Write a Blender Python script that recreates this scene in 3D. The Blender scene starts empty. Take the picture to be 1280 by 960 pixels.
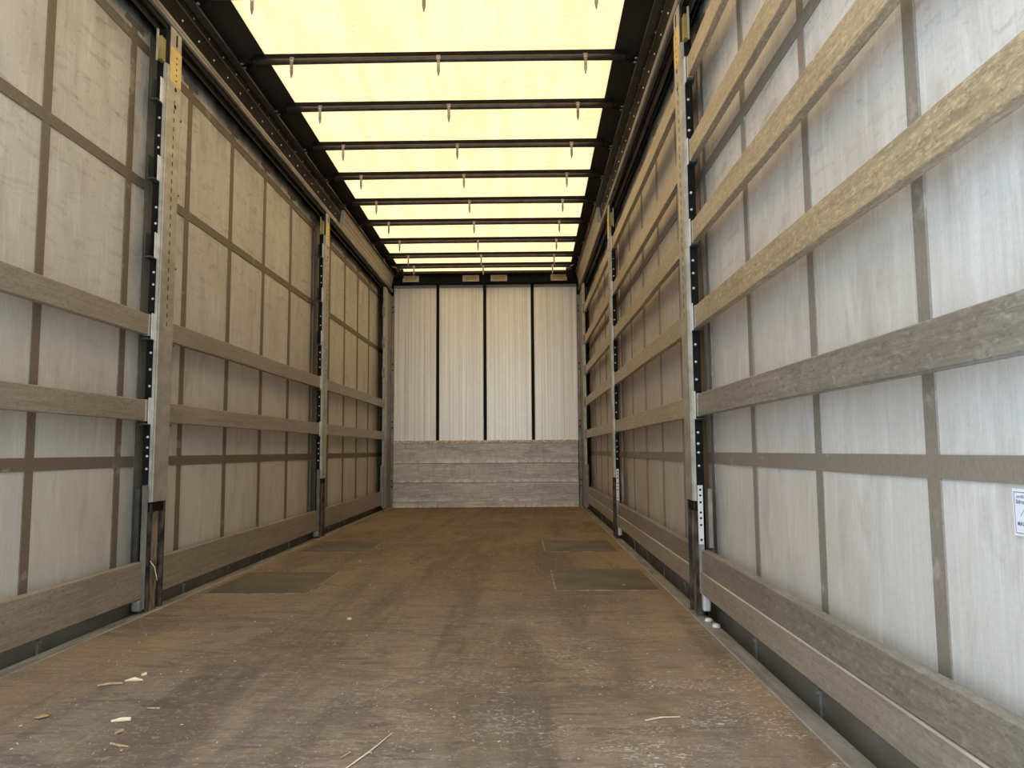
import bpy, bmesh, math, random
from mathutils import Vector, Matrix
random.seed(7)
SC = bpy.context.scene
COL = SC.collection

# ------------------------------------------------------------------ camera
F = 924.0
PITCH, YAW, ROLL = math.radians(5.1388), math.radians(0.8288), math.radians(-0.40)
cd = bpy.data.cameras.new('camera')
cam = bpy.data.objects.new('camera', cd); COL.objects.link(cam)
cd.sensor_width = 36.0; cd.lens = 36.0 * F / 1280.0
cd.clip_start = 0.05; cd.clip_end = 200
cam.location = (0.49, 0.0, 0.735)
cam.matrix_world = Matrix.Translation((0.49, 0, 0.735)) @ Matrix.Rotation(YAW, 4, 'Z') @ Matrix.Rotation(math.pi/2+PITCH, 4, 'X') @ Matrix.Rotation(ROLL, 4, 'Z')
SC.camera = cam

# ------------------------------------------------------------------ light
SUN_STRENGTH = 3.6
SKY_STRENGTH = 2.55
EXPOSURE = 0.55
W = bpy.data.worlds.new('sky'); SC.world = W; W.use_nodes = True
bg = W.node_tree.nodes['Background']
bg.inputs[0].default_value = (0.74, 0.86, 1.0, 1); bg.inputs[1].default_value = SKY_STRENGTH
sd = bpy.data.lights.new('sun', 'SUN'); sd.energy = SUN_STRENGTH; sd.angle = math.radians(8); sd.color = (1.0, 0.95, 0.86)
sun = bpy.data.objects.new('sun', sd); COL.objects.link(sun)
sun.rotation_euler = (math.radians(-14), math.radians(8), 0); sun.location = (0, 4, 8)
SC.view_settings.view_transform = 'Standard'; SC.view_settings.look = 'None'
SC.view_settings.exposure = EXPOSURE; SC.view_settings.gamma = 1.0; SC.view_settings.use_curve_mapping = False

# ------------------------------------------------------------------ materials
def s2l(c):
    return tuple((v/12.92 if v <= 0.04045 else ((v+0.055)/1.055)**2.4) for v in c)
class NM:
    """small node-material builder, object coordinates"""
    def __init__(s, name, rough=0.7, metal=0.0, spec=0.35):
        m = bpy.data.materials.new(name); m.use_nodes = True
        s.m = m; s.t = m.node_tree; s.n = s.t.nodes; s.l = s.t.links
        s.b = s.n['Principled BSDF']; s.b.inputs['Specular IOR Level'].default_value = spec; s.b.inputs['Roughness'].default_value = rough; s.b.inputs['Metallic'].default_value = metal
        tc = s.n.new('ShaderNodeTexCoord'); oi = s.n.new('ShaderNodeObjectInfo')
        ad = s.n.new('ShaderNodeVectorMath'); ad.operation = 'MULTIPLY_ADD'
        cmb = s.n.new('ShaderNodeCombineXYZ')
        for i in range(3): s.l.new(oi.outputs['Random'], cmb.inputs[i])
        s.l.new(cmb.outputs[0], ad.inputs[0]); ad.inputs[1].default_value = (13, 29, 17)
        s.l.new(tc.outputs['Object'], ad.inputs[2]); s.co = ad.outputs[0]
        s.oi = oi
    def noise(s, scale, detail=4, lo=0.4, hi=0.6, rough=0.6, dist=0.0):
        mp = s.n.new('ShaderNodeMapping'); mp.inputs['Scale'].default_value = scale
        s.l.new(s.co, mp.inputs[0])
        nz = s.n.new('ShaderNodeTexNoise'); nz.inputs['Scale'].default_value = 1.0; nz.inputs['Detail'].default_value = detail
        nz.inputs['Roughness'].default_value = rough; nz.inputs['Distortion'].default_value = dist
        s.l.new(mp.outputs[0], nz.inputs['Vector'])
        r = s.n.new('ShaderNodeMapRange'); r.inputs['From Min'].default_value = lo; r.inputs['From Max'].default_value = hi
        s.l.new(nz.outputs['Fac'], r.inputs['Value']); return r.outputs['Result']
    def mul(s, a, k):
        m = s.n.new('ShaderNodeMath'); m.operation = 'MULTIPLY'; s.l.new(a, m.inputs[0])
        if isinstance(k, (int, float)): m.inputs[1].default_value = k
        else: s.l.new(k, m.inputs[1])
        return m.outputs[0]
    def grad(s, axis, a, b):
        sp = s.n.new('ShaderNodeSeparateXYZ'); tc = s.n.new('ShaderNodeTexCoord'); s.l.new(tc.outputs['Object'], sp.inputs[0])
        r = s.n.new('ShaderNodeMapRange'); r.inputs['From Min'].default_value = a; r.inputs['From Max'].default_value = b
        s.l.new(sp.outputs[axis], r.inputs['Value']); return r.outputs['Result']
    def mix(s, fac, a, b):
        m = s.n.new('ShaderNodeMix'); m.data_type = 'RGBA'
        if isinstance(fac, (int, float)): m.inputs[0].default_value = fac
        else: s.l.new(fac, m.inputs[0])
        for i, c in ((6, a), (7, b)):
            if isinstance(c, tuple): m.inputs[i].default_value = (*c[:3], 1)
            else: s.l.new(c, m.inputs[i])
        return m.outputs[2]
    def bump(s, h, strength=0.2, dist=0.002):
        b = s.n.new('ShaderNodeBump'); b.inputs['Strength'].default_value = strength; b.inputs['Distance'].default_value = dist
        s.l.new(h, b.inputs['Height']); s.l.new(b.outputs[0], s.b.inputs['Normal'])
    def done(s, col):
        if isinstance(col, tuple): s.b.inputs['Base Color'].default_value = (*col[:3], 1)
        else: s.l.new(col, s.b.inputs['Base Color'])
        return s.m

M = {}
# curtain cloth: woven pale coated fabric, vertical threads, grime and scuffs
def curtain_mat(name, base, dirt, far=None):
    k = NM(name, 0.50, 0.0, 0.45)
    c = k.mix(k.mul(k.noise((3, 160, 3.5), 4, 0.30, 0.70), 0.34), base, tuple(v*0.66 for v in base))
    c = k.mix(k.mul(k.noise((8, 60, 160), 3, 0.40, 0.70), 0.22), c, tuple(v*0.70 for v in base))
    c = k.mix(k.mul(k.noise((2.2, 2.2, 1.3), 5, 0.40, 0.68), 0.42), c, dirt)
    c = k.mix(k.mul(k.noise((4, 9, 3), 6, 0.52, 0.72, dist=0.6), 0.38), c, tuple(v*0.75 for v in dirt))
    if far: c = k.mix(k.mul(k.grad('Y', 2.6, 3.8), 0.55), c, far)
    # diagonal scuffs higher up, pale rub marks low down
    up = k.grad('Z', 0.9, 2.0)
    c = k.mix(k.mul(k.mul(k.noise((6, 5, 22), 6, 0.54, 0.72, dist=0.5), up), 0.55), c, tuple(v*0.55 for v in dirt))
    c = k.mix(k.mul(k.mul(k.noise((6, 22, 44), 5, 0.60, 0.68, dist=0.3), up), 0.35), c, tuple(v*0.45 for v in dirt))
    c = k.mix(k.mul(k.noise((30, 30, 4), 5, 0.52, 0.74, dist=0.4), 0.35), c, tuple(min(1, v*1.3) for v in base))
    c = k.mix(k.mul(k.noise((300, 300, 60), 2, 0.60, 0.70), 0.35), c, dirt)
    # grime gathered at the top hem
    top = k.mul(k.grad('Z', 2.45, 2.86), k.noise((4, 5, 3), 4, 0.42, 0.62))
    c = k.mix(k.mul(top, 0.75), c, tuple(v*0.35 for v in dirt))
    k.bump(k.noise((60, 260, 12), 2, 0.2, 0.8), 0.25, 0.001)
    return k.done(c)
M['curtain_left'] = curtain_mat('curtain_cloth_darker', (0.60, 0.575, 0.49), (0.36, 0.315, 0.235))  # same cloth in a darker tone than on the right
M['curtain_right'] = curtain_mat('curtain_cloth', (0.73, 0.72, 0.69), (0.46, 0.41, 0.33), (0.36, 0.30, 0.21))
def strap_mat(name, c1, c2, worn):
    k = NM(name, 0.6)
    c = k.mix(k.noise((70, 200, 60), 2, 0.3, 0.7), c1, c2)
    c = k.mix(k.mul(k.noise((7, 7, 9), 4, 0.60, 0.68), 0.7), c, worn)
    return k.done(c)
M['strap_left'] = strap_mat('reinforcement_strap_dark', (0.145, 0.110, 0.070), (0.19, 0.148, 0.10), (0.34, 0.29, 0.21))
M['strap_right'] = strap_mat('reinforcement_strap_lit', (0.235, 0.205, 0.165), (0.295, 0.262, 0.215), (0.46, 0.42, 0.36))  # paler copy of the strap, brighter light on the right put into its colour
M['shadowband'] = strap_mat('painted_pillar_shadow', (0.17, 0.145, 0.11), (0.21, 0.18, 0.14), (0.27, 0.235, 0.18))  # shadow tone for the curtain strips beside the pillars
M['tab'] = strap_mat('hem_tab', (0.13, 0.105, 0.075), (0.18, 0.15, 0.11), (0.32, 0.27, 0.2))
def wood(name, c1, c2, grain, dark, light, axis='y', lightamt=0.5):
    k = NM(name, 0.42, 0.0, 0.7)
    g = (45, 1.6, 45) if axis == 'y' else (1.6, 45, 45)
    g2 = (130, 5, 130) if axis == 'y' else (5, 130, 130)
    c = k.mix(k.noise((1.2, 1.2, 1.2), 3, 0.35, 0.65), c1, c2)
    c = k.mix(k.mul(k.noise(g, 5, 0.38, 0.68, dist=0.6), 0.55), c, grain)
    c = k.mix(k.mul(k.noise(g2, 3, 0.5, 0.7), 0.4), c, dark)
    c = k.mix(k.mul(k.noise((14, 7, 20), 4, 0.60, 0.76, dist=0.6), 0.5), c, dark)
    c = k.mix(k.mul(k.noise((110, 34, 90), 6, 0.50, 0.70, rough=0.7), lightamt), c, light)
    c = k.mix(k.mul(k.noise((120, 45, 110), 5, 0.54, 0.66, rough=0.7), 0.55), c, dark)
    c = k.mix(k.mul(k.noise((5, 3, 5), 4, 0.48, 0.66), 0.35), c, grain)
    k.bump(k.noise(g, 4, 0.3, 0.7), 0.35, 0.002)
    return k.done(c)
M['slat_brown'] = wood('weathered_brown_wood', (0.36, 0.285, 0.18), (0.46, 0.37, 0.24), (0.22, 0.17, 0.11), (0.085, 0.065, 0.045), (0.72, 0.58, 0.36), lightamt=0.75)
M['slat_gray'] = wood('weathered_grey_wood', (0.22, 0.20, 0.165), (0.29, 0.265, 0.225), (0.15, 0.13, 0.105), (0.075, 0.065, 0.05), (0.48, 0.44, 0.38))
M['slat_base'] = wood('pale_grey_wood', (0.32, 0.285, 0.225), (0.38, 0.345, 0.28), (0.22, 0.19, 0.145), (0.12, 0.10, 0.08), (0.50, 0.46, 0.38))
M['edge_catchlight'] = None
M['slat_left'] = wood('dull_tan_wood', (0.27, 0.23, 0.17), (0.33, 0.285, 0.215), (0.19, 0.155, 0.11), (0.10, 0.085, 0.06), (0.45, 0.39, 0.30), lightamt=0.35)
def metal(name, c1, c2, rough=0.5, met=0.5, sc=(14, 14, 9), spot=None, spotc=(0.1, 0.07, 0.05), spec=0.35):
    k = NM(name, rough, met, spec)
    c = k.mix(k.noise(sc, 5, 0.38, 0.64), c1, c2)
    if spot: c = k.mix(k.mul(k.noise((38, 38, 20), 4, spot, spot+0.10), 0.45), c, spotc)
    k.bump(k.noise((60, 60, 60), 3, 0.3, 0.7), 0.08, 0.001)
    return k.done(c)
M['edge_catchlight'] = metal('painted_edge_catchlight', (0.46, 0.41, 0.33), (0.82, 0.77, 0.66), 0.5, 0.0, (9, 1.5, 9))  # pale tone standing in for light caught on a board edge
M['galv'] = metal('galvanised_steel', (0.36, 0.345, 0.28), (0.50, 0.48, 0.40), 0.45, 0.45, (9, 9, 14), 0.66, (0.13, 0.12, 0.09))
M['galv_bright'] = metal('bright_zinc_plate', (0.66, 0.66, 0.63), (0.85, 0.85, 0.82), 0.4, 0.3, spot=0.70)
M['galv_dull'] = metal('dull_zinc_strip', (0.20, 0.19, 0.17), (0.33, 0.315, 0.28), 0.55, 0.4, spot=0.64)
M['strip_dull'] = metal('dull_brown_strip', (0.12, 0.11, 0.09), (0.20, 0.185, 0.155), 0.6, 0.2, spot=0.6)
M['yellow'] = metal('yellow_zinc', (0.66, 0.47, 0.16), (0.80, 0.62, 0.27), 0.5, 0.2, spot=0.70)
M['olive'] = metal('olive_painted_bracket', (0.20, 0.16, 0.04), (0.34, 0.28, 0.09), 0.5, 0.1)
M['darksteel'] = metal('dark_pocket_steel', (0.035, 0.038, 0.034), (0.07, 0.075, 0.066), 0.55, 0.3)
M['black'] = metal('black_painted_steel', (0.005, 0.0045, 0.004), (0.011, 0.010, 0.0085), 0.6, 0.0, spec=0.12)
M['bow'] = metal('black_bow_tube', (0.050, 0.042, 0.032), (0.080, 0.068, 0.052), 0.42, 0.2)
M['rust'] = metal('rusty_post_foot', (0.06, 0.045, 0.034), (0.27, 0.205, 0.14), 0.8, 0.0, (30, 30, 9), 0.60, (0.02, 0.015, 0.012))
M['rustdark'] = metal('dark_rusty_flange', (0.012, 0.010, 0.008), (0.11, 0.085, 0.062), 0.8, 0.0, (30, 30, 14), 0.58, (0.01, 0.008, 0.006))
M['rivet'] = metal('rivet_head', (0.62, 0.62, 0.58), (0.8, 0.8, 0.76), 0.35, 0.4)
M['hook'] = metal('grey_hook_plate', (0.20, 0.18, 0.14), (0.36, 0.33, 0.27), 0.5, 0.4)
M['rail_light'] = metal('aluminium_track', (0.24, 0.215, 0.17), (0.42, 0.385, 0.31), 0.5, 0.3, (12, 3, 12))
M['edge'] = metal('worn_floor_edge_steel', (0.22, 0.215, 0.185), (0.38, 0.37, 0.33), 0.5, 0.3, (20, 4, 20), 0.62, (0.10, 0.06, 0.035))
M['skirt'] = metal('dark_grey_skirt_cloth', (0.19, 0.165, 0.13), (0.26, 0.23, 0.185), 0.7, 0.0, (5, 3, 9))
M['beige'] = metal('beige_profile_panel', (0.36, 0.32, 0.24), (0.45, 0.40, 0.31), 0.5, 0.1, (3, 1, 30), 0.68, (0.2, 0.16, 0.1))
M['alu'] = None
def alu_panel():
    k = NM('anodised_panel', 0.36, 0.30, 0.5)
    c = k.mix(k.noise((10, 10, 0.35), 3, 0.3, 0.7), (0.96, 0.91, 0.75), (0.80, 0.755, 0.62))
    c = k.mix(k.mul(k.noise((70, 10, 0.25), 3, 0.46, 0.58), 0.42), c, (0.52, 0.47, 0.38))
    c = k.mix(k.mul(k.noise((14, 10, 9), 5, 0.56, 0.70), 0.35), c, (0.97, 0.94, 0.84))
    c = k.mix(k.mul(k.noise((60, 10, 50), 3, 0.66, 0.72), 0.45), c, (0.36, 0.33, 0.28))
    k.bump(k.noise((90, 10, 6), 3, 0.3, 0.7), 0.08, 0.001)
    return k.done(c)
M['alu'] = alu_panel()
def kick():
    k = NM('scuffed_kick_board', 0.45, 0.25, 0.5)
    c = k.mix(k.noise((1.6, 3, 8), 5, 0.35, 0.68), (0.56, 0.52, 0.42), (0.34, 0.31, 0.245))
    c = k.mix(k.mul(k.noise((6, 3, 55), 4, 0.48, 0.68, dist=1.0), 0.6), c, (0.80, 0.77, 0.68))
    c = k.mix(k.mul(k.noise((30, 3, 9), 5, 0.52, 0.72), 0.4), c, (0.20, 0.175, 0.14))
    c = k.mix(k.mul(k.noise((40, 3, 40), 4, 0.64, 0.70), 0.7), c, (0.78, 0.75, 0.68))
    c = k.mix(k.mul(k.mul(k.grad('Z', 0.06, 0.0), k.noise((16, 3, 12), 5, 0.36, 0.60)), k.noise((1.3, 3, 1), 3, 0.38, 0.55)), c, (0.90, 0.86, 0.74))
    return k.done(c)
M['kick'] = kick()
k = NM('kick_board_worn_lip', 0.55, 0.1)
M['kicklip'] = k.done(k.mix(k.noise((30, 30, 60), 4, 0.42, 0.58), (0.75, 0.72, 0.63), (0.42, 0.36, 0.27)))
# floor
def floor_mat():
    k = NM('worn_plywood_floor', 0.72)
    base = k.mix(k.noise((0.9, 0.55, 1), 5, 0.42, 0.58), (0.175, 0.122, 0.070), (0.235, 0.172, 0.105))
    wear = k.mul(k.grad('Y', 5.6, 1.8), k.noise((0.9, 0.6, 1), 4, 0.25, 0.55))
    base = k.mix(wear, base, (0.225, 0.195, 0.160))
    # dark dirty tracks running along the trailer
    base = k.mix(k.mul(k.noise((4.5, 0.45, 1), 6, 0.47, 0.60, dist=0.5), 0.70), base, (0.105, 0.080, 0.058))
    base = k.mix(k.mul(k.noise((9, 1.2, 1), 5, 0.52, 0.64, dist=0.6), 0.45), base, (0.27, 0.195, 0.115))
    base = k.mix(k.mul(k.noise((3.2, 12, 1), 6, 0.54, 0.63, dist=1.0), 0.55), base, (0.085, 0.068, 0.058))
    base = k.mix(k.mul(k.noise((2.0, 1.4, 1), 6, 0.52, 0.66), 0.55), base, (0.31, 0.225, 0.135))
    base = k.mix(k.mul(k.noise((1.6, 3.0, 1), 6, 0.54, 0.62, dist=0.8), 0.55), base, (0.13, 0.108, 0.092))
    base = k.mix(k.mul(k.noise((9, 14, 1), 6, 0.56, 0.66, dist=0.8), 0.40), base, (0.10, 0.080, 0.060))
    # fine cross grain and pale flecks
    base = k.mix(k.mul(k.noise((10, 70, 1), 6, 0.46, 0.66), 0.42), base, (0.095, 0.074, 0.052))
    base = k.mix(k.mul(k.noise((40, 60, 1), 6, 0.55, 0.68, dist=0.3), 0.50), base, (0.38, 0.32, 0.24))
    side = k.mul(k.grad('X', 0.75, 1.15), k.noise((3, 1.2, 1), 5, 0.40, 0.60))
    base = k.mix(k.mul(side, 0.6), base, (0.36, 0.245, 0.145))
    side2 = k.mul(k.grad('X', -0.75, -1.15), k.noise((3, 1.2, 1), 5, 0.42, 0.60))
    base = k.mix(k.mul(side2, 0.5), base, (0.33, 0.22, 0.125))
    sc = k.mul(k.noise((4, 5, 1), 5, 0.46, 0.60), k.noise((30, 50, 1), 5, 0.55, 0.63, dist=2.5))
    base = k.mix(k.mul(sc, k.mul(k.grad('X', -0.5, 0.8), k.grad('Y', 4.2, 1.8))), base, (0.60, 0.56, 0.50))
    base = k.mix(k.mul(k.noise((130, 130, 1), 2, 0.66, 0.71), 0.7), base, (0.50, 0.42, 0.30))
    k.bump(k.noise((20, 110, 1), 4, 0.3, 0.7), 0.3, 0.002)
    return k.done(base)
M['floor'] = floor_mat()
M['plate_edge'] = metal('worn_plate_edge', (0.12, 0.09, 0.06), (0.42, 0.34, 0.23), 0.6, 0.1, (12, 12, 12))
M['plate'] = metal('dark_floor_plate', (0.092, 0.084, 0.060), (0.155, 0.138, 0.098), 0.6, 0.1, (4, 4, 4), 0.62, (0.22, 0.17, 0.10))
# translucent roof tarpaulin
def roof_mat(name, c1, c2, c3, trans):
    m = bpy.data.materials.new(name); m.use_nodes = True
    t = m.node_tree; n = t.nodes; l = t.links
    for x in list(n): n.remove(x)
    out = n.new('ShaderNodeOutputMaterial')
    tc = n.new('ShaderNodeTexCoord')
    def nz(scale, lo, hi, d=4):
        mp = n.new('ShaderNodeMapping'); mp.inputs['Scale'].default_value = scale; l.new(tc.outputs['Object'], mp.inputs[0])
        x = n.new('ShaderNodeTexNoise'); x.inputs['Scale'].default_value = 1; x.inputs['Detail'].default_value = d; l.new(mp.outputs[0], x.inputs['Vector'])
        r = n.new('ShaderNodeMapRange'); r.inputs['From Min'].default_value = lo; r.inputs['From Max'].default_value = hi; l.new(x.outputs['Fac'], r.inputs['Value'])
        return r.outputs['Result']
    def mix(f, a, b):
        x = n.new('ShaderNodeMix'); x.data_type = 'RGBA'; l.new(f, x.inputs[0])
        for i, c in ((6, a), (7, b)):
            if isinstance(c, tuple): x.inputs[i].default_value = (*c, 1)
            else: l.new(c, x.inputs[i])
        return x.outputs[2]
    c = mix(nz((9, 0.9, 1), 0.40, 0.62), c1, c2)
    c = mix(nz((14, 22, 1), 0.52, 0.95, 5), c, c3)
    tr = n.new('ShaderNodeBsdfTranslucent'); l.new(c, tr.inputs[0])
    df = n.new('ShaderNodeBsdfDiffuse'); df.inputs[0].default_value = (0.6, 0.52, 0.38, 1)
    ms = n.new('ShaderNodeMixShader'); ms.inputs[0].default_value = trans
    l.new(df.outputs[0], ms.inputs[1]); l.new(tr.outputs[0], ms.inputs[2]); l.new(ms.outputs[0], out.inputs[0])
    return m
M['tarp'] = roof_mat('translucent_roof_tarp', (0.43, 0.292, 0.150), (0.38, 0.252, 0.124), (0.28, 0.172, 0.080), 0.85)
M['roofborder'] = metal('dark_roof_border_cloth', (0.045, 0.037, 0.028), (0.055, 0.046, 0.035), 0.75, 0.0, (2, 1, 1), spec=0.1)
M['sticker'] = metal('white_sticker', (0.82, 0.84, 0.88), (0.90, 0.92, 0.95), 0.35, 0.0)
M['ink'] = metal('grey_blue_ink', (0.20, 0.22, 0.32), (0.26, 0.28, 0.38), 0.5, 0.0)
M['leaf'] = metal('dry_leaf', (0.38, 0.24, 0.11), (0.50, 0.33, 0.16), 0.7, 0.0, (60, 60, 60))
M['chip'] = metal('pale_wood_chip', (0.72, 0.58, 0.36), (0.82, 0.70, 0.48), 0.7, 0.0, (60, 60, 60))
M['crumb'] = metal('dull_crumb', (0.34, 0.27, 0.18), (0.66, 0.56, 0.42), 0.8, 0.0, (9, 9, 9))
M['twig'] = metal('brown_twig', (0.36, 0.25, 0.13), (0.50, 0.37, 0.21), 0.7, 0.0, (60, 60, 60))
M['stone'] = metal('dusty_crumb', (0.40, 0.33, 0.25), (0.55, 0.47, 0.37), 0.8, 0.0, (60, 60, 60))
M['plateframe'] = metal('beige_lamp_frame', (0.40, 0.35, 0.25), (0.50, 0.44, 0.33), 0.5, 0.1)
M['plateamber'] = metal('amber_insert', (0.42, 0.28, 0.05), (0.32, 0.27, 0.08), 0.4, 0.0, (12, 12, 12))

# ------------------------------------------------------------------ mesh helpers
class MB:
    def __init__(s): s.bm = bmesh.new()
    def box(s, x0, x1, y0, y1, z0, z1, bev=0.0, seg=1):
        r = bmesh.ops.create_cube(s.bm, size=1.0)
        vs = r['verts']
        bmesh.ops.scale(s.bm, vec=(abs(x1-x0), abs(y1-y0), abs(z1-z0)), verts=vs)
        bmesh.ops.translate(s.bm, vec=((x0+x1)/2, (y0+y1)/2, (z0+z1)/2), verts=vs)
        if bev:
            es = list({e for v in vs for e in v.link_edges})
            bmesh.ops.bevel(s.bm, geom=es, offset=bev, segments=seg, affect='EDGES', profile=0.6)
        return s
    def poly(s, pts, axis, a, b):
        """extrude a closed outline along an axis. pts: 2-D; axis y -> (x,z), axis z -> (x,y), axis x -> (y,z)"""
        def mk(p, t):
            if axis == 'y': return (p[0], t, p[1])
            if axis == 'z': return (p[0], p[1], t)
            return (t, p[0], p[1])
        A = [s.bm.verts.new(mk(p, a)) for p in pts]; B = [s.bm.verts.new(mk(p, b)) for p in pts]
        n = len(pts)
        s.bm.faces.new(A); s.bm.faces.new(B[::-1])
        for i in range(n): s.bm.faces.new((A[i], B[i], B[(i+1) % n], A[(i+1) % n]))
        return s
    def tube(s, pts, r, seg=10, cap=True):
        pts = [Vector(p) for p in pts]; rings = []
        for i, p in enumerate(pts):
            d = (pts[min(i+1, len(pts)-1)] - pts[max(i-1, 0)]).normalized()
            u = d.orthogonal().normalized() if i == 0 else (u - d*u.dot(d)).normalized()
            w = d.cross(u); rr = r[i] if isinstance(r, (list, tuple)) else r
            rings.append([s.bm.verts.new(p + (u*math.cos(2*math.pi*k/seg) + w*math.sin(2*math.pi*k/seg))*rr) for k in range(seg)])
        for a, b in zip(rings, rings[1:]):
            for k in range(seg): s.bm.faces.new((a[k], a[(k+1) % seg], b[(k+1) % seg], b[k]))
        if cap: s.bm.faces.new(rings[0][::-1]); s.bm.faces.new(rings[-1])
        return s
    def dome(s, c, r, d, h):
        """rivet head: centre c, radius r, direction d, height h"""
        c = Vector(c); d = Vector(d).normalized(); u = d.orthogonal().normalized(); w = d.cross(u); prev = None; seg = 8
        for (f, g) in ((1, 0), (0.95, 0.45), (0.6, 0.85)):
            ring = [s.bm.verts.new(c + (u*math.cos(2*math.pi*k/seg)+w*math.sin(2*math.pi*k/seg))*r*f + d*h*g) for k in range(seg)]
            if prev:
                for k in range(seg): s.bm.faces.new((prev[k], prev[(k+1) % seg], ring[(k+1) % seg], ring[k]))
            prev = ring
        tp = s.bm.verts.new(c + d*h)
        for k in range(seg): s.bm.faces.new((prev[k], prev[(k+1) % seg], tp))
        return s
    def build(s, name, mat, parent=None, smooth=False, loc=None):
        bmesh.ops.recalc_face_normals(s.bm, faces=s.bm.faces)
        me = bpy.data.meshes.new(name); s.bm.to_mesh(me); s.bm.free()
        me.materials.append(mat)
        if smooth:
            for p in me.polygons: p.use_smooth = True
        o = bpy.data.objects.new(name, me); COL.objects.link(o)
        if parent is not None: o.parent = parent
        if loc: o.location = loc
        return o
def tag(o, label=None, cat=None, group=None, kind=None):
    if label: o['label'] = label
    if cat: o['category'] = cat
    if group: o['group'] = group
    if kind: o['kind'] = kind
    return o
def empty(name, loc=(0, 0, 0)):
    o = bpy.data.objects.new(name, None); COL.objects.link(o); o.location = loc; o.empty_display_size = 0.1; return o
def inst(src, parent=None, loc=None):
    o = src.copy(); COL.objects.link(o)
    if parent is not None: o.parent = parent
    if loc is not None: o.location = loc
    return o

Y0, YE = 0.35, 9.80      # rear opening, front wall
# ------------------------------------------------------------------ floor
tag(MB().box(-1.235, 1.235, Y0, YE+0.02, -0.04, 0.0).build('floor', M['floor']), kind='structure')
for s, nm in ((-1, 'trim_1'), (1, 'trim_2')):
    b = MB()
    P = [(1.235, -0.04), (1.235, -0.001), (1.240, 0.002), (1.298, 0.002), (1.304, -0.003), (1.304, -0.20), (1.42, -0.20), (1.42, -0.215), (1.290, -0.215), (1.290, -0.04)]
    b.poly([(s*x, z) for x, z in P], 'y', Y0, YE)
    tag(b.build(nm, M['edge']), kind='structure')
for (x0, x1, y0, y1, lab) in ((0.655, 1.20, 3.97, 4.65, 'dark patch plate in the floor on the right, the nearer of the two there'),
                              (0.64, 1.17, 5.45, 6.12, 'dark patch plate in the floor on the right, the one farther from the camera'),
                              (-1.19, -0.64, 3.92, 4.58, 'dark patch plate in the floor on the left, the nearer of the two there'),
                              (-1.17, -0.65, 5.50, 6.12, 'dark patch plate in the floor on the left, the one farther from the camera')):
    p = MB().box(0, x1-x0, 0, y1-y0, -0.003, 0.0022, 0.001).build('floor_plate', M['plate'], loc=(x0, y0, 0))
    tag(p, lab, 'plate', 'plates let into the floor')
    sgn = 1 if x0 > 0 else -1; w, d = x1-x0, y1-y0
    MB().box(0, w, -0.010, 0.0, -0.002, 0.0026).build('worn_or_lit_edge', M['plate_edge'], p)
    xe = 0 if sgn > 0 else w
    MB().box(xe-0.005, xe+0.005, 0, d, -0.002, 0.0026).build('worn_or_lit_edge', M['plate_edge'], p)

# ------------------------------------------------------------------ front wall
g = MB()
g.box(-1.43, 1.43, YE+0.055, YE+0.09, -0.22, 3.16); g.box(-1.30, 1.30, YE+0.012, YE+0.055, -0.04, 3.14)
tag(g.build('wall_front', M['black']), kind='structure')
gaps = [(-1.232, -0.663), (-0.622, -0.031), (0.010, 0.608), (0.649, 1.222)]
pl = ['leftmost pale ribbed metal panel of the front wall', 'pale ribbed metal panel of the front wall, just left of the middle gap',
      'pale ribbed metal panel of the front wall, just right of the middle gap', 'rightmost pale ribbed metal panel of the front wall']
grooves = [[0.16, 0.42, 0.50], [0.27, 0.37, 0.47], [0.10, 0.30, 0.42, 0.53], [0.09, 0.18, 0.39]]
for i, (x0, x1) in enumerate(gaps):
    t = empty('wall_panel', (x0, YE, 0.865)); tag(t, pl[i], 'wall panel', 'panels of the front wall')
    w = x1-x0; prof = [(0, 0.010), (0, -0.004), (0.006, -0.008)]
    for gx in grooves[i]:
        prof += [(gx-0.004, -0.008), (gx-0.002, -0.003), (gx+0.002, -0.003), (gx+0.004, -0.008)]
    prof += [(w-0.006, -0.008), (w, -0.004), (w, 0.010)]
    MB().poly(prof, 'z', 0.0, 2.08).build('panel_face', M['alu'], t)
    tr = MB(); tr.box(0.0, w, -0.014, -0.004, 2.055, 2.095, 0.002)
    tr.build('top_strip', M['beige'], t)
    h = MB().dome((0, -0.0138, 0), 0.005, (0, -1, 0), 0.002).build('strip_hole', M['black'], t, loc=(0.03, 0, 2.072))
    for j in range(1, int(w/0.05)): inst(h, t, (0.03+j*0.05, 0, 2.072))
# kick boards
for z0, z1, lab in ((0.572, 0.831, 'top board of the scuffed grey kick wall under the pale panels'),
                    (0.322, 0.568, 'middle board of the scuffed grey kick wall'),
                    (0.075, 0.318, 'lowest wide board of the scuffed grey kick wall')):
    b = MB().box(-1.222, 1.215, -0.045, 0.010, 0, z1-z0, 0.004, 2)
    tag(b.build('kick_board', M['kick'], loc=(0, YE, z0)), lab, 'board', 'kick boards of the front wall')
b = MB().poly([(YE+0.01, 0.832), (YE-0.05, 0.832), (YE-0.05, 0.86), (YE-0.04, 0.872), (YE+0.01, 0.872)], 'x', -1.222, 1.215)
tag(b.build('ledge_strip', M['kicklip']), 'worn pale ledge capping the grey kick wall', 'ledge')
b = MB().poly([(YE+0.01, 0.0), (YE-0.055, 0.0), (YE-0.055, 0.055), (YE-0.045, 0.074), (YE+0.01, 0.074)], 'x', -1.222, 1.215)
tag(b.build('toe_board', M['kick']), 'narrow strip at the foot of the front wall on the floor', 'strip')
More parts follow.
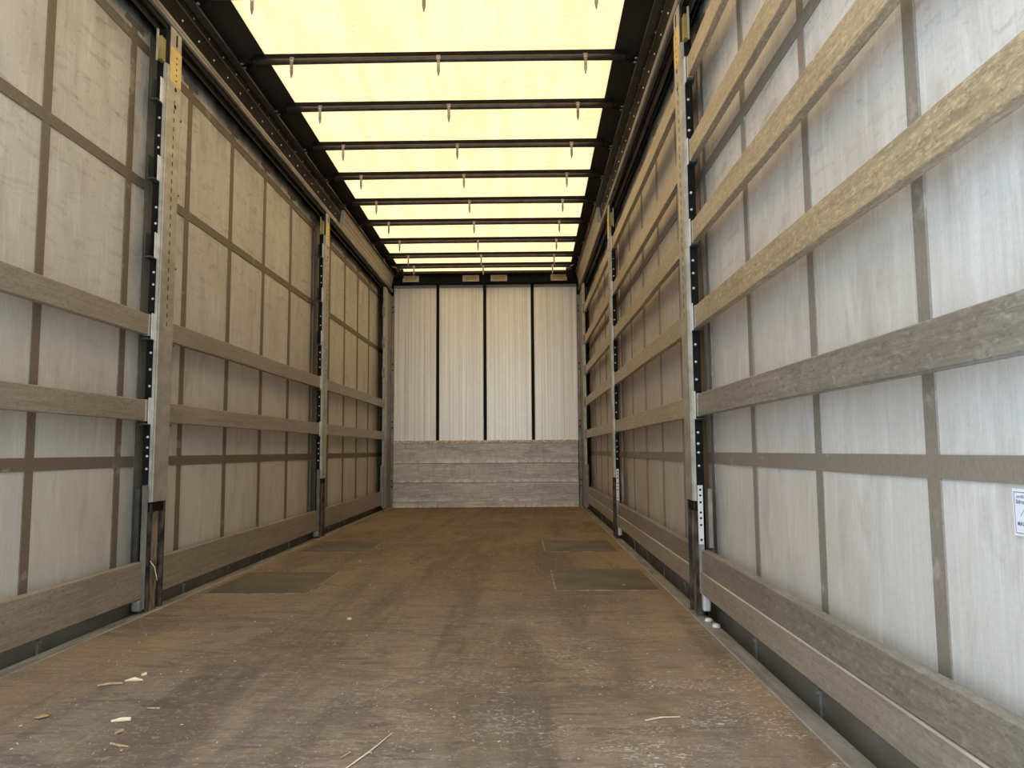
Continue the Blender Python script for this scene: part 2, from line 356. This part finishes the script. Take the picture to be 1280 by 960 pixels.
# header beam over the panels
t = empty('header_beam', (0, YE, 2.965)); tag(t, 'black beam across the front wall above the pale panels', 'beam')
MB().box(-1.25, 1.25, -0.10, 0.01, 0.0, 0.125, 0.004).build('beam_body', M['black'], t)
MB().box(-1.25, 1.25, -0.17, -0.06, 0.118, 0.150, 0.003).build('beam_lip', M['roofborder'], t)
MB().box(-0.028, 0.008, -0.115, -0.02, -0.10, 0.10, 0.003).build('center_clamp', M['black'], t)
for x0, x1, lab in ((-1.10, -0.885, 'small framed amber plate on the black beam, leftmost of four'),
                    (-0.30, -0.08, 'small framed amber plate on the black beam, second from the left'),
                    (0.075, 0.295, 'small framed amber plate on the black beam, third from the left'),
                    (0.875, 1.09, 'small framed amber plate on the black beam, rightmost of four')):
    t = empty('marker_plate', (x0, YE-0.102, 2.985)); tag(t, lab, 'plate', 'amber plates on the header beam')
    w = x1-x0; b = MB()
    b.box(0, w, -0.012, 0, 0, 0.02); b.box(0, w, -0.012, 0, 0.066, 0.084); b.box(0, 0.03, -0.012, 0, 0.02, 0.066); b.box(w-0.03, w, -0.012, 0, 0.02, 0.066)
    b.build('frame', M['plateframe'], t)
    MB().box(0.03, w-0.03, -0.007, 0, 0.02, 0.066, 0.002).build('amber_insert', M['plateamber'], t)
# corner posts
for s, nm in ((-1, 'left'), (1, 'right')):
    t = empty('corner_post', (s*1.26, YE, 0)); tag(t, 'grey bolted corner post at the %s end of the front wall' % nm, 'post')
    b = MB(); b.box(s*0.0, s*-0.036, -0.03, 0.012, 0, 2.81, 0.003)
    b.box(s*0.0, s*0.03, -0.37, 0.012, 0, 2.81, 0.002)
    b.build('angle_profile', M['galv_dull'], t)
    MB().box(s*-0.004, s*0.0, -0.37, -0.03, 0, 2.81).build('post_face', M['galv_dull'], t)
    for z in (2.66, 2.59, 1.885, 1.81, 1.12, 1.045, 0.348, 0.272):
        MB().dome((s*-0.018, -0.03, z), 0.011, (0, -1, 0), 0.006).build('bolt', M['black'], t, True)

# ------------------------------------------------------------------ roof
b = MB()
NX = 1.058; FX = 1.128
def roofx(y): return NX + (FX-NX)*(y-4.0)/5.5
bm = b.bm
ys = [Y0 + (YE-Y0)*i/40 for i in range(41)]
rows = []
for y in ys:
    e = roofx(y); rows.append([bm.verts.new((e*(j/6-1), y, 3.145)) for j in range(13)])
for a, c in zip(rows, rows[1:]):
    for j in range(12): bm.faces.new((a[j], a[j+1], c[j+1], c[j]))
tag(b.build('ceiling', M['tarp']), kind='structure')
for s, nm in ((-1, 'trim_3'), (1, 'trim_4')):
    b = MB(); bm = b.bm; A = []
    for y in ys:
        e = roofx(y)
        A.append([bm.verts.new((s*e, y, 3.144)), bm.verts.new((s*1.40, y, 3.144)), bm.verts.new((s*1.40, y, 3.152)), bm.verts.new((s*e, y, 3.152))])
    for p, q in zip(A, A[1:]):
        for k in range(4): bm.faces.new((p[k], p[(k+1) % 4], q[(k+1) % 4], q[k]))
    bm.faces.new(A[0]); bm.faces.new(A[-1])
    tag(b.build(nm, M['roofborder']), kind='structure')

# roof bows
bows = [3.61, 4.26, 4.885, 5.54, 6.175, 6.84, 7.49, 8.165, 8.80, 9.265]
ordn = ['nearest', 'second', 'third', 'fourth', 'fifth', 'sixth', 'seventh', 'eighth', 'ninth', 'farthest']
def make_bow():
    t = empty('roof_bow', (0, 0, 3.086))
    MB().tube([(-1.15, 0, 0), (-0.6, 0, 0.004), (0, 0, 0.005), (0.6, 0, 0.004), (1.15, 0, 0)], 0.0185, 14).build('tube', M['bow'], t, True)
    MB().box(-1.13, 1.13, 0.004, 0.040, 0.022, 0.056, 0.003).build('tarp_sleeve', M['black'], t)
    for s in (-1, 1):
        b = MB(); b.box(s*1.135, s*1.195, -0.028, 0.028, -0.020, 0.012, 0.004); b.tube([(s*1.12, 0, 0), (s*1.15, 0, 0)], 0.0225, 12)
        br = b.build('carriage', M['black'], t)
        for yy in (-0.024, 0.024):
            MB().dome((s*1.185, yy, -0.020), 0.011, (0, 0, -1), 0.006).build('bolt', M['hook'], br, True)
    hk = MB()
    hk.box(-0.013, 0.013, -0.023, -0.0185, -0.012, 0.018, 0.001)
    hk.poly([(-0.009, -0.012), (0.009, -0.012), (0.010, -0.080), (0.003, -0.112), (-0.003, -0.112), (-0.009, -0.080)], 'y', -0.0225, -0.019)
    h0 = hk.build('hook_plate', M['hook'], t, loc=(-0.885, 0, 0))
    p0 = MB().dome((0, -0.0230, 0), 0.0045, (0, -1, 0), 0.003).build('pin', M['rivet'], h0, True, (0, 0, -0.004)); p1 = inst(p0, h0, (0, 0.0005, -0.038))
    for x in (0.0, 0.882):
        h = inst(h0, t, (x, 0, 0)); inst(p0, h); inst(p1, h)
    return t
proto = make_bow()
def kids(o): return [c for c in bpy.data.objects if c.parent == o]
def copy_tree(o, parent=None):
    c = o.copy(); COL.objects.link(c); c.parent = parent
    for ch in kids(o): copy_tree(ch, c)
    return c
for i, y in enumerate(bows):
    o = proto if i == 0 else copy_tree(proto)
    o.location = (0, y, 3.086 if i < 9 else 3.075)
    tag(o, ('black tubular roof bow with hanging hook plates, %s one from the camera' % ordn[i]).replace('nearest one from', 'the one nearest') if i == 0 else
        'black tubular roof bow with hanging hook plates, %s' % (ordn[i]+' one counted from the camera' if i < 9 else 'the last one before the front beam'), 'roof bow', 'roof bows under the tarpaulin')

t = empty('roof_end_bar', (0, 9.43, 3.125)); tag(t, 'thin dark bar under the roof between the last bow and the front beam', 'bar')
MB().tube([(-1.13, 0, 0), (1.13, 0, 0)], 0.009, 10).build('bar', M['bow'], t, True)
for s, nm in ((-1, 'left'), (1, 'right')):
    q = empty('folding_bracket', (s*1.13, 9.45, 3.06)); tag(q, 'dark folding roof bracket in the %s front corner under the roof' % nm, 'bracket')
    MB().tube([(s*0.03, -0.25, 0.02), (s*-0.02, -0.06, 0.0), (s*0.02, 0.14, -0.01)], 0.009, 8).build('arm', M['bow'], q, True)
    MB().tube([(s*0.0, -0.32, -0.01), (s*-0.05, -0.02, 0.03), (s*0.0, 0.12, 0.02)], 0.008, 8).build('arm', M['hook'], q, True)
    MB().box(s*-0.06, s*0.04, 0.06, 0.13, -0.05, 0.06, 0.006).build('hinge_block', M['black'], q)
# ------------------------------------------------------------------ side top rails
for s, nm in ((-1, 'left'), (1, 'right')):
    t = empty('top_rail', (0, 0, 0)); tag(t, 'long black rail with rivets along the top of the %s curtain' % nm, 'rail')
    def ext(name, P, mat, y0=Y0, y1=YE-0.02):
        return MB().poly([(s*x, z) for x, z in P], 'y', y0, y1).build(name, mat, t)
    ext('fascia', [(1.256, 2.906), (1.237, 3.055), (1.30, 3.142), (1.40, 3.142), (1.40, 2.83), (1.375, 2.83), (1.375, 2.906)], M['black'], y1=6.90)
    ext('fascia', [(1.262, 2.906), (1.262, 3.055), (1.30, 3.142), (1.40, 3.142), (1.40, 2.83), (1.375, 2.83), (1.375, 2.906)], M['black'], y0=6.90)
    ext('ridge', [(1.252, 3.002), (1.240, 3.004), (1.240, 3.014), (1.249, 3.017)], M['bow'], y1=6.90)
    ext('track', [(1.251, 2.866), (1.2455, 2.868), (1.2455, 2.880), (1.249, 2.884), (1.2455, 2.888), (1.2455, 2.905), (1.330, 2.907), (1.330, 2.866)], M['rail_light'])
    ext('track_lip', [(1.275, 2.832), (1.262, 2.834), (1.262, 2.866), (1.275, 2.866)], M['black'])
    ext('track_lip', [(1.300, 2.815), (1.292, 2.817), (1.292, 2.866), (1.300, 2.866)], M['bow'])
    ext('carriage_rail', [(1.237, 3.055), (1.196, 3.058), (1.194, 3.070), (1.202, 3.072), (1.202, 3.066), (1.238, 3.066), (1.255, 3.10), (1.275, 3.10)], M['bow'])
    r1 = MB().dome((0, 0, 0), 0.0065, (-s, 0, 0), 0.005).build('rivet', M['rivet'], t, True, (s*1.250, 2.955, 2.955))
    r2 = inst(r1, t, (s*1.241, 2.86, 3.030)); r2.data = r2.data.copy(); r2.data.materials[0] = M['hook']
    for j in range(1, 20):
        inst(r1, t, (s*1.250, 3.02+j*0.195, 2.955)); inst(r2, t, (s*1.241, 2.93+j*0.195, 3.030))
    r1.location[1] = 3.02
    # pale ribbed panel covering the far stretch of the rail
    pt = empty('side_header_panel', (0, 0, 0)); tag(pt, 'pale ribbed panel over the %s rail near the front wall' % nm, 'panel')
    P = [(1.258, 2.908), (1.246, 2.910), (1.240, 2.945), (1.246, 2.950), (1.240, 2.955), (1.232, 2.985), (1.238, 2.990), (1.232, 2.995), (1.222, 3.030), (1.228, 3.035), (1.222, 3.040), (1.214, 3.052), (1.260, 3.053)]
    MB().poly([(s*x, z) for x, z in P], 'y', 6.93, 9.66).build('ribbed_face', M['beige'], pt)
    MB().box(s*1.215, s*1.258, 6.915, 6.93, 2.908, 3.052).build('end_plate', M['plateframe'], pt)

# ------------------------------------------------------------------ side curtains
def curtain(s, label, vert, bands):
    t = empty('side_curtain', (s*1.36, 0.4, 0)); tag(t, label, 'curtain')
    b = MB(); bm = b.bm
    X = 1.362
    N = 120; L = YE-0.35
    nz = 24; R = []
    rnd = random.Random(3 if s > 0 else 5)
    ph = [rnd.uniform(0, 6.28) for _ in range(6)]
    def dx(y, z): return 0.0012*math.sin(y*5.2+ph[0]) + 0.0009*math.sin(y*11+z*1.5+ph[1]) + 0.0008*math.sin(z*3.1+ph[2]+y)
    for i in range(N+1):
        y = L*i/N; R.append([bm.verts.new((s*(0.004+dx(y, 3.0*j/nz)), y, -0.02+2.90*j/nz)) for j in range(nz+1)])
    for a, c in zip(R, R[1:]):
        for j in range(nz): bm.faces.new((a[j], a[j+1], c[j+1], c[j]))
    top = [v for r in R for v in r]
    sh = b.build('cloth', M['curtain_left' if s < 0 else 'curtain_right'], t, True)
    md = sh.modifiers.new('thick', 'SOLIDIFY'); md.thickness = 0.003; md.offset = 1 if s > 0 else 1
    MB().box(s*0.008, s*-0.004, 0, L, -0.199, 0.045).build('skirt', M['skirt'], t)
    y1 = L
    for z in (0.695, 2.045, 2.725):
        MB().box(s*-0.004, s*0.002, 0.05, y1, z-0.025, z+0.025).build('horizontal_strap', M['strap_left' if s < 0 else 'strap_right'], t)
    for y in vert:
        MB().box(s*-0.0035, s*0.002, y-0.4-0.024, y-0.4+0.024, 0.0, 2.80).build('vertical_strap', M['strap_left' if s < 0 else 'strap_right'], t)
        MB().box(s*-0.006, s*0.002, y-0.4-0.085, y-0.4+0.085, 2.775, 2.800).build('hem_tab', M['tab'], t)
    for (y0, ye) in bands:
        MB().box(s*-0.0048, s*0.002, y0-0.4, ye-0.4, 0.0, 2.83).build('pillar_shadow_band', M['shadowband'], t)  # dark strip standing in for the shadow on the curtain at the pillar
    # curtain buckle hooks hanging below the slats
    for y in (1.05, 1.65, 2.25, 2.85, 4.05, 4.65, 5.25, 5.85, 7.05, 7.65, 8.25):
        b = MB(); b.box(s*-0.014, s*-0.004, y-0.4-0.012, y-0.4+0.012, -0.05, 0.03, 0.002); b.dome((s*-0.014, y-0.4, 0.022), 0.007, (-s, 0, 0), 0.006)
        b.build('buckle', M['galv_dull'], t)
    return t
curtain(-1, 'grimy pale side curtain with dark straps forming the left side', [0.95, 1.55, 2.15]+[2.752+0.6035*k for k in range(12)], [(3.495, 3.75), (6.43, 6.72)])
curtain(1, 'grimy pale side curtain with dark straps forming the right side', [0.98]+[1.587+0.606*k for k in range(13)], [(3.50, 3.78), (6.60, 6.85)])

# ------------------------------------------------------------------ pillars
HZ = [0.932, 1.333, 1.725, 2.108, 2.503]
def pillar(s, y, label, special):
    t = empty('side_pillar', (s*1.25, y, 0)); tag(t, label, 'pillar', 'galvanised pillars between the slat bays')
    def B(x0, x1, *a, **k): return MB().box(s*x0, s*x1, *a, **k)
    # black core
    B(0.006, 0.050, 0.004, 0.152, 0.46, 2.83, bev=0.002).build('core', M['black'], t)
    # galvanised cover : shallow channel
    b = MB(); top = 2.60
    b.box(s*0.0, s*0.004, 0.0, 0.156, 0.505, top, 0.0012)
    b.box(s*0.0, s*0.014, -0.003, 0.003, 0.505, top+0.05, 0.001); b.box(s*0.0, s*0.014, 0.153, 0.159, 0.505, top-0.04, 0.001)
    b.box(s*-0.005, s*0.002, 0.006, 0.030, 0.505, top+0.05, 0.002)
    cv = b.build('cover', M['galv'], t)
    g = MB().box(s*-0.0008, s*0.002, 0.088, 0.094, 0, 0.022).build('slot', M['black'], cv, loc=(0, 0, 1.35))
    for k in range(1, 26): inst(g, cv, (0, 0, 1.35+k*0.045))
    g = MB().dome((s*0.0, 0.10, 0), 0.012, (-s, 0, 0), 0.002).build('round_hole', M['black'], cv, loc=(0, 0, 2.56)); inst(g, cv, (0, 0, 2.47))
    # perforated upper rail with a yellow stretch
    B(0.001, 0.008, 0.040, 0.150, 2.56, 2.865, bev=0.001).build('upper_rail', M['galv'], t)
    yb = B(-0.001, 0.003, 0.038, 0.152, 2.585, 2.765, bev=0.001).build('yellow_section', M['yellow'], t)
    g = MB().dome((s*-0.001, 0.100, 0), 0.006, (-s, 0, 0), 0.001).build('punched_hole', M['black'], yb, loc=(0, 0, 2.605))
    for k in range(1, 5): inst(g, yb, (0, 0, 2.605+k*0.03))
    MB().box(s*-0.001, s*0.003, 0.092, 0.104, 2.785, 2.845).build('rail_slot', M['black'], yb)
    B(0.024, 0.032, -0.048, -0.036, 2.64, 2.80, bev=0.001).build('upper_bracket', M['galv'], t)
    B(0.008, 0.030, -0.040, 0.004, 2.65, 2.77, bev=0.002).build('bracket_body', M['olive'], t)
    # foot
    ft = B(0.038, 0.050, 0.006, 0.152, -0.02, 0.51).build('foot', M['black'], t)
    B(0.004, 0.05, 0.006, 0.022, -0.02, 0.51).build('foot_flange', M['rustdark'], ft)
    B(0.004, 0.05, 0.136, 0.152, -0.02, 0.51).build('foot_flange', M['rustdark'], ft)
    B(0.010, 0.038, 0.052, 0.100, -0.02, 0.51, bev=0.004).build('foot_web', M['rust'], ft)
    # pockets that hold the slats
    for z in HZ:
        for d in (-1, 1):
            y0, y1 = (-0.030, 0.002) if d < 0 else (0.154, 0.178)
            b = MB(); b.box(s*0.010, s*0.014, y0, y1, z-0.062, z+0.062, 0.001)
            p = b.build('slat_pocket', M['galv_bright'] if d < 0 else M['galv'], t)
            yo = -0.055 if d < 0 else 0.203
            b = MB(); b.box(s*0.044, s*0.049, min(y0, yo), max(y1, yo), z-0.060, z+0.055); b.box(s*0.014, s*0.049, min(y0, yo), max(y1, yo), z-0.066, z-0.058)
            b.build('pocket_tray', M['darksteel'], p)
    # rivets on the side facing the opening
    rv = None
    zs = [z for z in [0.56, 0.66, 0.72, 0.76, 0.81, 1.05, 1.13, 1.21, 1.47, 1.54, 1.60, 1.84, 1.92, 2.22, 2.28, 2.37]]
    for z in zs:
        if rv is None: rv = MB().dome((0, 0, 0), 0.0065, (0, -1, 0), 0.006).build('rivet', M['rivet'], t, True, (s*0.028, 0.004, z))
        else: inst(rv, t, (s*0.028, 0.004, z))
    if special == 'perforated':
        lp = B(0.014, 0.038, -0.014, -0.006, 0.315, 0.575, bev=0.002).build('latch_strip', M['galv_bright'], t)
        g = MB().dome((s*0.026, -0.014, 0), 0.0055, (0, -1, 0), 0.0012).build('punched_hole', M['black'], lp, loc=(0, 0, 0.335))
        for z in (0.40, 0.43, 0.455, 0.50, 0.53, 0.555): inst(g, lp, (0, 0, z))
        B(0.014, 0.040, -0.012, 0.004, 0.10, 0.32, bev=0.002).build('lower_strip', M['galv_dull'], t)
        B(0.020, 0.052, -0.040, -0.006, 0.030, 0.118, bev=0.008, seg=3).build('strip_toe', M['galv_bright'], t)
        B(0.056, 0.075, -0.030, -0.006, 0.30, 0.56, bev=0.002).build('side_flange', M['galv_dull'], t)
    else:
        B(0.006, 0.034, -0.020, -0.012, 0.02, 0.585, bev=0.003).build('latch_strip', M['strip_dull'], t)
        B(0.040, 0.060, -0.030, -0.016, 0.24, 0.57, bev=0.002).build('side_flange', M['darksteel'], t)
        B(0.010, 0.050, -0.050, -0.012, 0.015, 0.065, bev=0.010, seg=3).build('strip_toe', M['galv_dull'], t)
    return t
PIL = {-1: [3.46, 6.38], 1: [3.345, 6.24]}
pillar(-1, 3.46, 'galvanised pillar with rusty foot on the left, the near one of its side', 'plain')
pillar(-1, 6.38, 'galvanised pillar with empty slat pockets on the left, midway to the front wall', 'plain')
pillar(1, 3.345, 'galvanised pillar with white perforated strip low down on the right, the near one', 'perforated')
pillar(1, 6.24, 'galvanised pillar on the right, midway to the front wall', 'perforated')
# slim end pillars by the front wall
for s, y, nm in ((-1, 9.27, 'left'), (1, 9.16, 'right')):
    t = empty('end_pillar', (s*1.25, y, 0)); tag(t, 'slim pale end pillar with slat pockets beside the front wall, %s side' % nm, 'pillar', 'slim pillars at the front wall')
    MB().box(0, s*0.03, 0, 0.15, 0.03, 2.83, 0.003).build('profile', M['galv'], t)
    for z in HZ:
        MB().box(s*0.0, s*0.035, -0.03, 0.0, z-0.058, z+0.058, 0.003).build('slat_pocket', M['galv_dull'], t)
    MB().box(s*0.0, s*0.04, -0.04, 0.0, 0.05, 0.56, 0.003).build('lower_strip', M['galv_dull'], t)

# ------------------------------------------------------------------ slats
def slat(s, y0, y1, z0, z1, mat, label, group, thick=0.028, caps=True, off=0.0):
    t = empty('side_board', (s*(1.270+off), y0, z0)); tag(t, label, 'slat', group)
    L = y1-y0; h = z1-z0
    b = MB(); bm = b.bm
    P = [(0.002, 0.0), (0.0, 0.003), (0.0, h-0.003), (0.002, h), (thick, h), (thick, 0.0)]
    N = 24; R = []
    rnd = random.Random(int(y0*100+z0*1000)); a1 = rnd.uniform(0, 6); a2 = rnd.uniform(0, 6)
    for i in range(N+1):
        u = i/N; w = math.sin(math.pi*u)
        dz = (0.0018 if caps else 0.0)*math.sin(u*7+a1)*w; dxx = 0.0015*math.sin(u*9+a2)*w
        R.append([bm.verts.new((s*(p[0]+dxx), L*u, p[1]+dz)) for p in P])
    for a, c in zip(R, R[1:]):
        for k in range(6): bm.faces.new((a[k], a[(k+1) % 6], c[(k+1) % 6], c[k]))
    bm.faces.new(R[0]); bm.faces.new(R[-1])
    b.build('board', mat, t)
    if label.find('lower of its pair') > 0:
        MB().box(s*-0.0008, s*0.004, 0.0, L, h-0.0035, h+0.0003).build('worn_or_lit_edge', M['edge_catchlight'], t)  # catch-light along the board's top edge, added as a pale strip
    if caps:
        for yc in (0.0, L-0.028):
            MB().box(s*-0.003, s*(thick+0.002), yc, yc+0.028, -0.003, h+0.003, 0.002).build('end_cap', M['galv'], t)
    return t
pos = ['lowest', 'second from the bottom', 'third from the bottom', 'fourth from the bottom', 'topmost']
bayn = ['nearest bay', 'middle bay', 'far bay']
# right side: five slats a bay over a pair of stacked boards
bays_r = [(0.55, 3.330), (3.515, 6.225), (6.412, 9.128)]
for bi, (a, c) in enumerate(bays_r):
    for k, z in enumerate(HZ):
        if bi == 0: z = [0.932, 1.331, 1.724, 2.108, 2.508][k]
        m = M['slat_gray'] if k == 0 and bi == 0 else M['slat_brown']
        slat(1, a, c, z-0.049, z+0.049, m, 'weathered wooden slat on the right, %s of five, %s' % (pos[k], bayn[bi]), 'slats of the right side')
    slat(1, a, c, 0.100, 0.195, M['slat_base'], 'wide base board on the right, lower of its pair, %s' % bayn[bi], 'base boards of the right side', 0.03, False, 0.0)
    slat(1, a, c, 0.1955, 0.292, M['slat_gray'], 'wide base board on the right, upper of its pair, %s' % bayn[bi], 'base boards of the right side', 0.03, False, 0.005)
bays_l = [(0.55, 3.445), (3.63, 6.365), (6.552, 9.240)]
for bi, (a, c) in enumerate(bays_l):
    slat(-1, a, c, 0.885, 0.982, M['slat_left'], 'dull tan slat on the left, lower of the two middle slats, %s' % bayn[bi], 'slats of the left side')
    slat(-1, a, c, 1.288, 1.386, M['slat_left'], 'dull tan slat on the left, upper of the two middle slats, %s' % bayn[bi], 'slats of the left side')
    slat(-1, a, c, 0.068, 0.236, M['slat_left'], 'broad base board low on the left above the floor, %s' % bayn[bi], 'base boards of the left side', 0.03, False)

# ------------------------------------------------------------------ sticker on the right curtain
t = empty('notice_sticker', (1.3555, 1.335, 0.580)); tag(t, 'white printed notice sticker on the right curtain at the picture edge', 'sticker')
MB().box(0.0, 0.0012, -0.118, 0.0, 0, 0.082).build('sheet', M['sticker'], t)
b = MB()
for (ya, yb, za, zb) in ((-0.113, -0.004, 0.0755, 0.077), (-0.113, -0.004, 0.0045, 0.006), (-0.0055, -0.004, 0.0045, 0.077), (-0.113, -0.1115, 0.0045, 0.077)):
    b.box(-0.0004, 0.0, ya, yb, za, zb)
b.build('border_line', M['ink'], t)
def text(body, size, y, z, parent, bold=0.0):
    cu = bpy.data.curves.new('lettering', 'FONT'); cu.body = body; cu.size = size; cu.offset = bold; cu.extrude = 0.0001
    o = bpy.data.objects.new('lettering', cu); COL.objects.link(o)
    o.matrix_world = Matrix(((0, 0, -1, -0.0004), (-1, 0, 0, y), (0, 1, 0, z), (0, 0, 0, 1)))
    dg = bpy.context.evaluated_depsgraph_get(); me = bpy.data.meshes.new_from_object(o.evaluated_get(dg)); mw = o.matrix_world.copy()
    bpy.data.objects.remove(o); me.transform(mw)
    me.materials.clear(); me.materials.append(M['ink'])
    q = bpy.data.objects.new('lettering', me); COL.objects.link(q); q.parent = parent
text('certificate', 0.0085, -0.010, 0.066, t)
text('Sidecurtain', 0.0095, -0.009, 0.0565, t, 0.0003)
text('MAX. L', 0.0095, -0.010, 0.0185, t, 0.0003)
text('· · · · · ·', 0.007, -0.009, 0.009, t)
b = MB()
b.tube([(-0.0006, -0.020, 0.035), (-0.0006, -0.030, 0.048), (-0.0006, -0.036, 0.036), (-0.0006, -0.046, 0.050)], 0.0005, 5)
b.build('sketch_line', M['ink'], t)

# ------------------------------------------------------------------ small things on the floor
def leaf(x, y, rz, size, label):
    b = MB(); bm = b.bm; N = 8; top = []; bot = []
    for i in range(N+1):
        u = i/N; w = 0.32*math.sin(math.pi*u**0.8)
        top.append(bm.verts.new(((u-0.5)*size, w*size, 0.004+0.10*size*abs(math.sin(3*u)))))
        bot.append(bm.verts.new(((u-0.5)*size, -w*size*0.8, 0.003+0.06*size*u)))
    for i in range(N):
        try: bm.faces.new((top[i], top[i+1], bot[i+1], bot[i]))
        except Exception: pass
    o = b.build('dry_leaf', M['leaf'], None, True, (x, y, 0)); o.rotation_euler[2] = rz
    sm = o.modifiers.new('thick', 'SOLIDIFY'); sm.thickness = 0.0012
    tag(o, label, 'leaf')
leaf(-0.859, 2.117, 0.3, 0.042, 'small brown dry leaf lying on the floor at lower left')
def chip(pts, r, mat, name, label, cat):
    x = sum(p[0] for p in pts)/len(pts); y = sum(p[1] for p in pts)/len(pts)
    b = MB(); b.tube([(p[0]-x, p[1]-y, p[2]) for p in pts], r, 6)
    tag(b.build(name, mat, None, False, (x, y, 0)), label, cat)
chip([(-0.645, 2.083, .004), (-0.62, 2.092, .006), (-0.598, 2.098, .005)], [0.003, 0.006, 0.005], M['chip'], 'wood_chip', 'pale wood chip on the floor at lower left, right of the dry leaf', 'wood chip')
chip([(-0.862, 2.392, .004), (-0.83, 2.41, .005), (-0.795, 2.418, .004)], [0.003, 0.004, 0.003], M['twig'], 'twig', 'brown twig on the left floor touching a forked pale chip', 'twig')
chip([(-0.800, 2.44, .004), (-0.775, 2.452, .006), (-0.745, 2.445, .005)], [0.002, 0.007, 0.003], M['chip'], 'wood_chip', 'forked pale wood chip on the left floor at the end of a twig', 'wood chip')
chip([(-0.778, 2.50, .004), (-0.765, 2.51, .006)], [0.004, 0.006], M['chip'], 'wood_chip', 'tiny pale chip on the left floor just beyond the forked chip', 'wood chip')
chip([(-0.600, 2.19, .003), (-0.562, 2.188, .003)], [0.002, 0.003], M['twig'], 'wood_sliver', 'thin tan sliver on the left floor, between the chips and the middle', 'sliver')
chip([(-0.585, 1.995, .004), (-0.575, 2.015, .005)], [0.004, 0.004], M['twig'], 'wood_crumb', 'short brown crumb on the left floor just in front of the pale chip', 'crumb')
chip([(-0.562, 1.932, .003), (-0.53, 1.915, .004), (-0.505, 1.912, .003)], [0.003, 0.0035, 0.002], M['twig'], 'twig', 'brown twig on the floor at lower left, nearest the camera', 'twig')
chip([(0.070, 1.775, .003), (0.108, 1.875, .004), (0.142, 1.996, .003)], [0.0018, 0.0022, 0.0012], M['chip'], 'straw', 'long straw lying on the floor at the bottom middle of the picture', 'straw')
chip([(0.045, 1.84, .003), (0.062, 1.872, .004), (0.055, 1.88, .003)], [0.0015, 0.002, 0.0012], M['twig'], 'straw', 'short bent straw beside the long straw at bottom middle', 'straw')
chip([(0.815, 2.085, .003), (0.86, 2.105, .004), (0.915, 2.112, .003)], [0.0018, 0.002, 0.0012], M['chip'], 'straw', 'curved straw on the scratched floor at lower right', 'straw')
chip([(-1.246, 3.465, 0.235), (-1.222, 3.46, 0.21), (-1.205, 3.455, 0.150)], [0.0018, 0.002, 0.0012], M['chip'], 'straw', 'bent straw caught in the rusty foot of the near left pillar', 'straw')
def lump(x, y, r, mat, name, label, cat, z=0.0):
    b = MB(); bmesh.ops.create_icosphere(b.bm, subdivisions=2, radius=r)
    rnd = random.Random(int(x*1000))
    for v in b.bm.verts: v.co *= rnd.uniform(0.8, 1.15); v.co.z = v.co.z*0.65 + r*0.55
    tag(b.build(name, mat, None, True, (x, y, z)), label, cat)
lump(-0.275, 3.30, 0.012, M['stone'], 'stone', 'small dusty stone on the floor left of the middle', 'stone')
lump(0.222, 5.02, 0.0, M['stone'], 'stone', 'x', 'x') if False else None
lump(1.272, 3.235, 0.018, M['galv_bright'], 'steel_knob', 'small whitish knob on the floor edge at the near right pillar, closer to the pillar', 'knob')
lump(1.278, 3.13, 0.018, M['galv_bright'], 'steel_knob', 'small whitish knob on the floor edge at the near right pillar, closer to the camera', 'knob')
# pale crumbs nobody could count
b = MB(); bm = b.bm; rnd = random.Random(11)
for i in range(1300):
    y = 1.75 + 7.5*rnd.random()**1.5; x = rnd.uniform(-1.2, 1.2); r = rnd.choice((0.0005, 0.0006, 0.0008, 0.0008, 0.0013)) * (1+0.10*y)
    a = rnd.uniform(0, 3.14); e = rnd.uniform(1, 3.2)
    c, sn = math.cos(a), math.sin(a)
    q = [(-e, -1), (e, -0.7), (e*0.7, 1), (-e, 0.8)]
    vb = [bm.verts.new((x+r*(u*c-v*sn), y+r*(u*sn+v*c), 0.0025)) for u, v in q]
    vt = [bm.verts.new((x+0.7*r*(u*c-v*sn), y+0.7*r*(u*sn+v*c), 0.0025+r*1.1)) for u, v in q]
    bm.faces.new(vt); [bm.faces.new((vb[k], vb[(k+1) % 4], vt[(k+1) % 4], vt[k])) for k in range(4)]
o = b.build('wood_crumbs', M['crumb']); tag(o, 'scattered pale crumbs and flecks of wood over the whole floor', 'crumbs', kind='stuff')
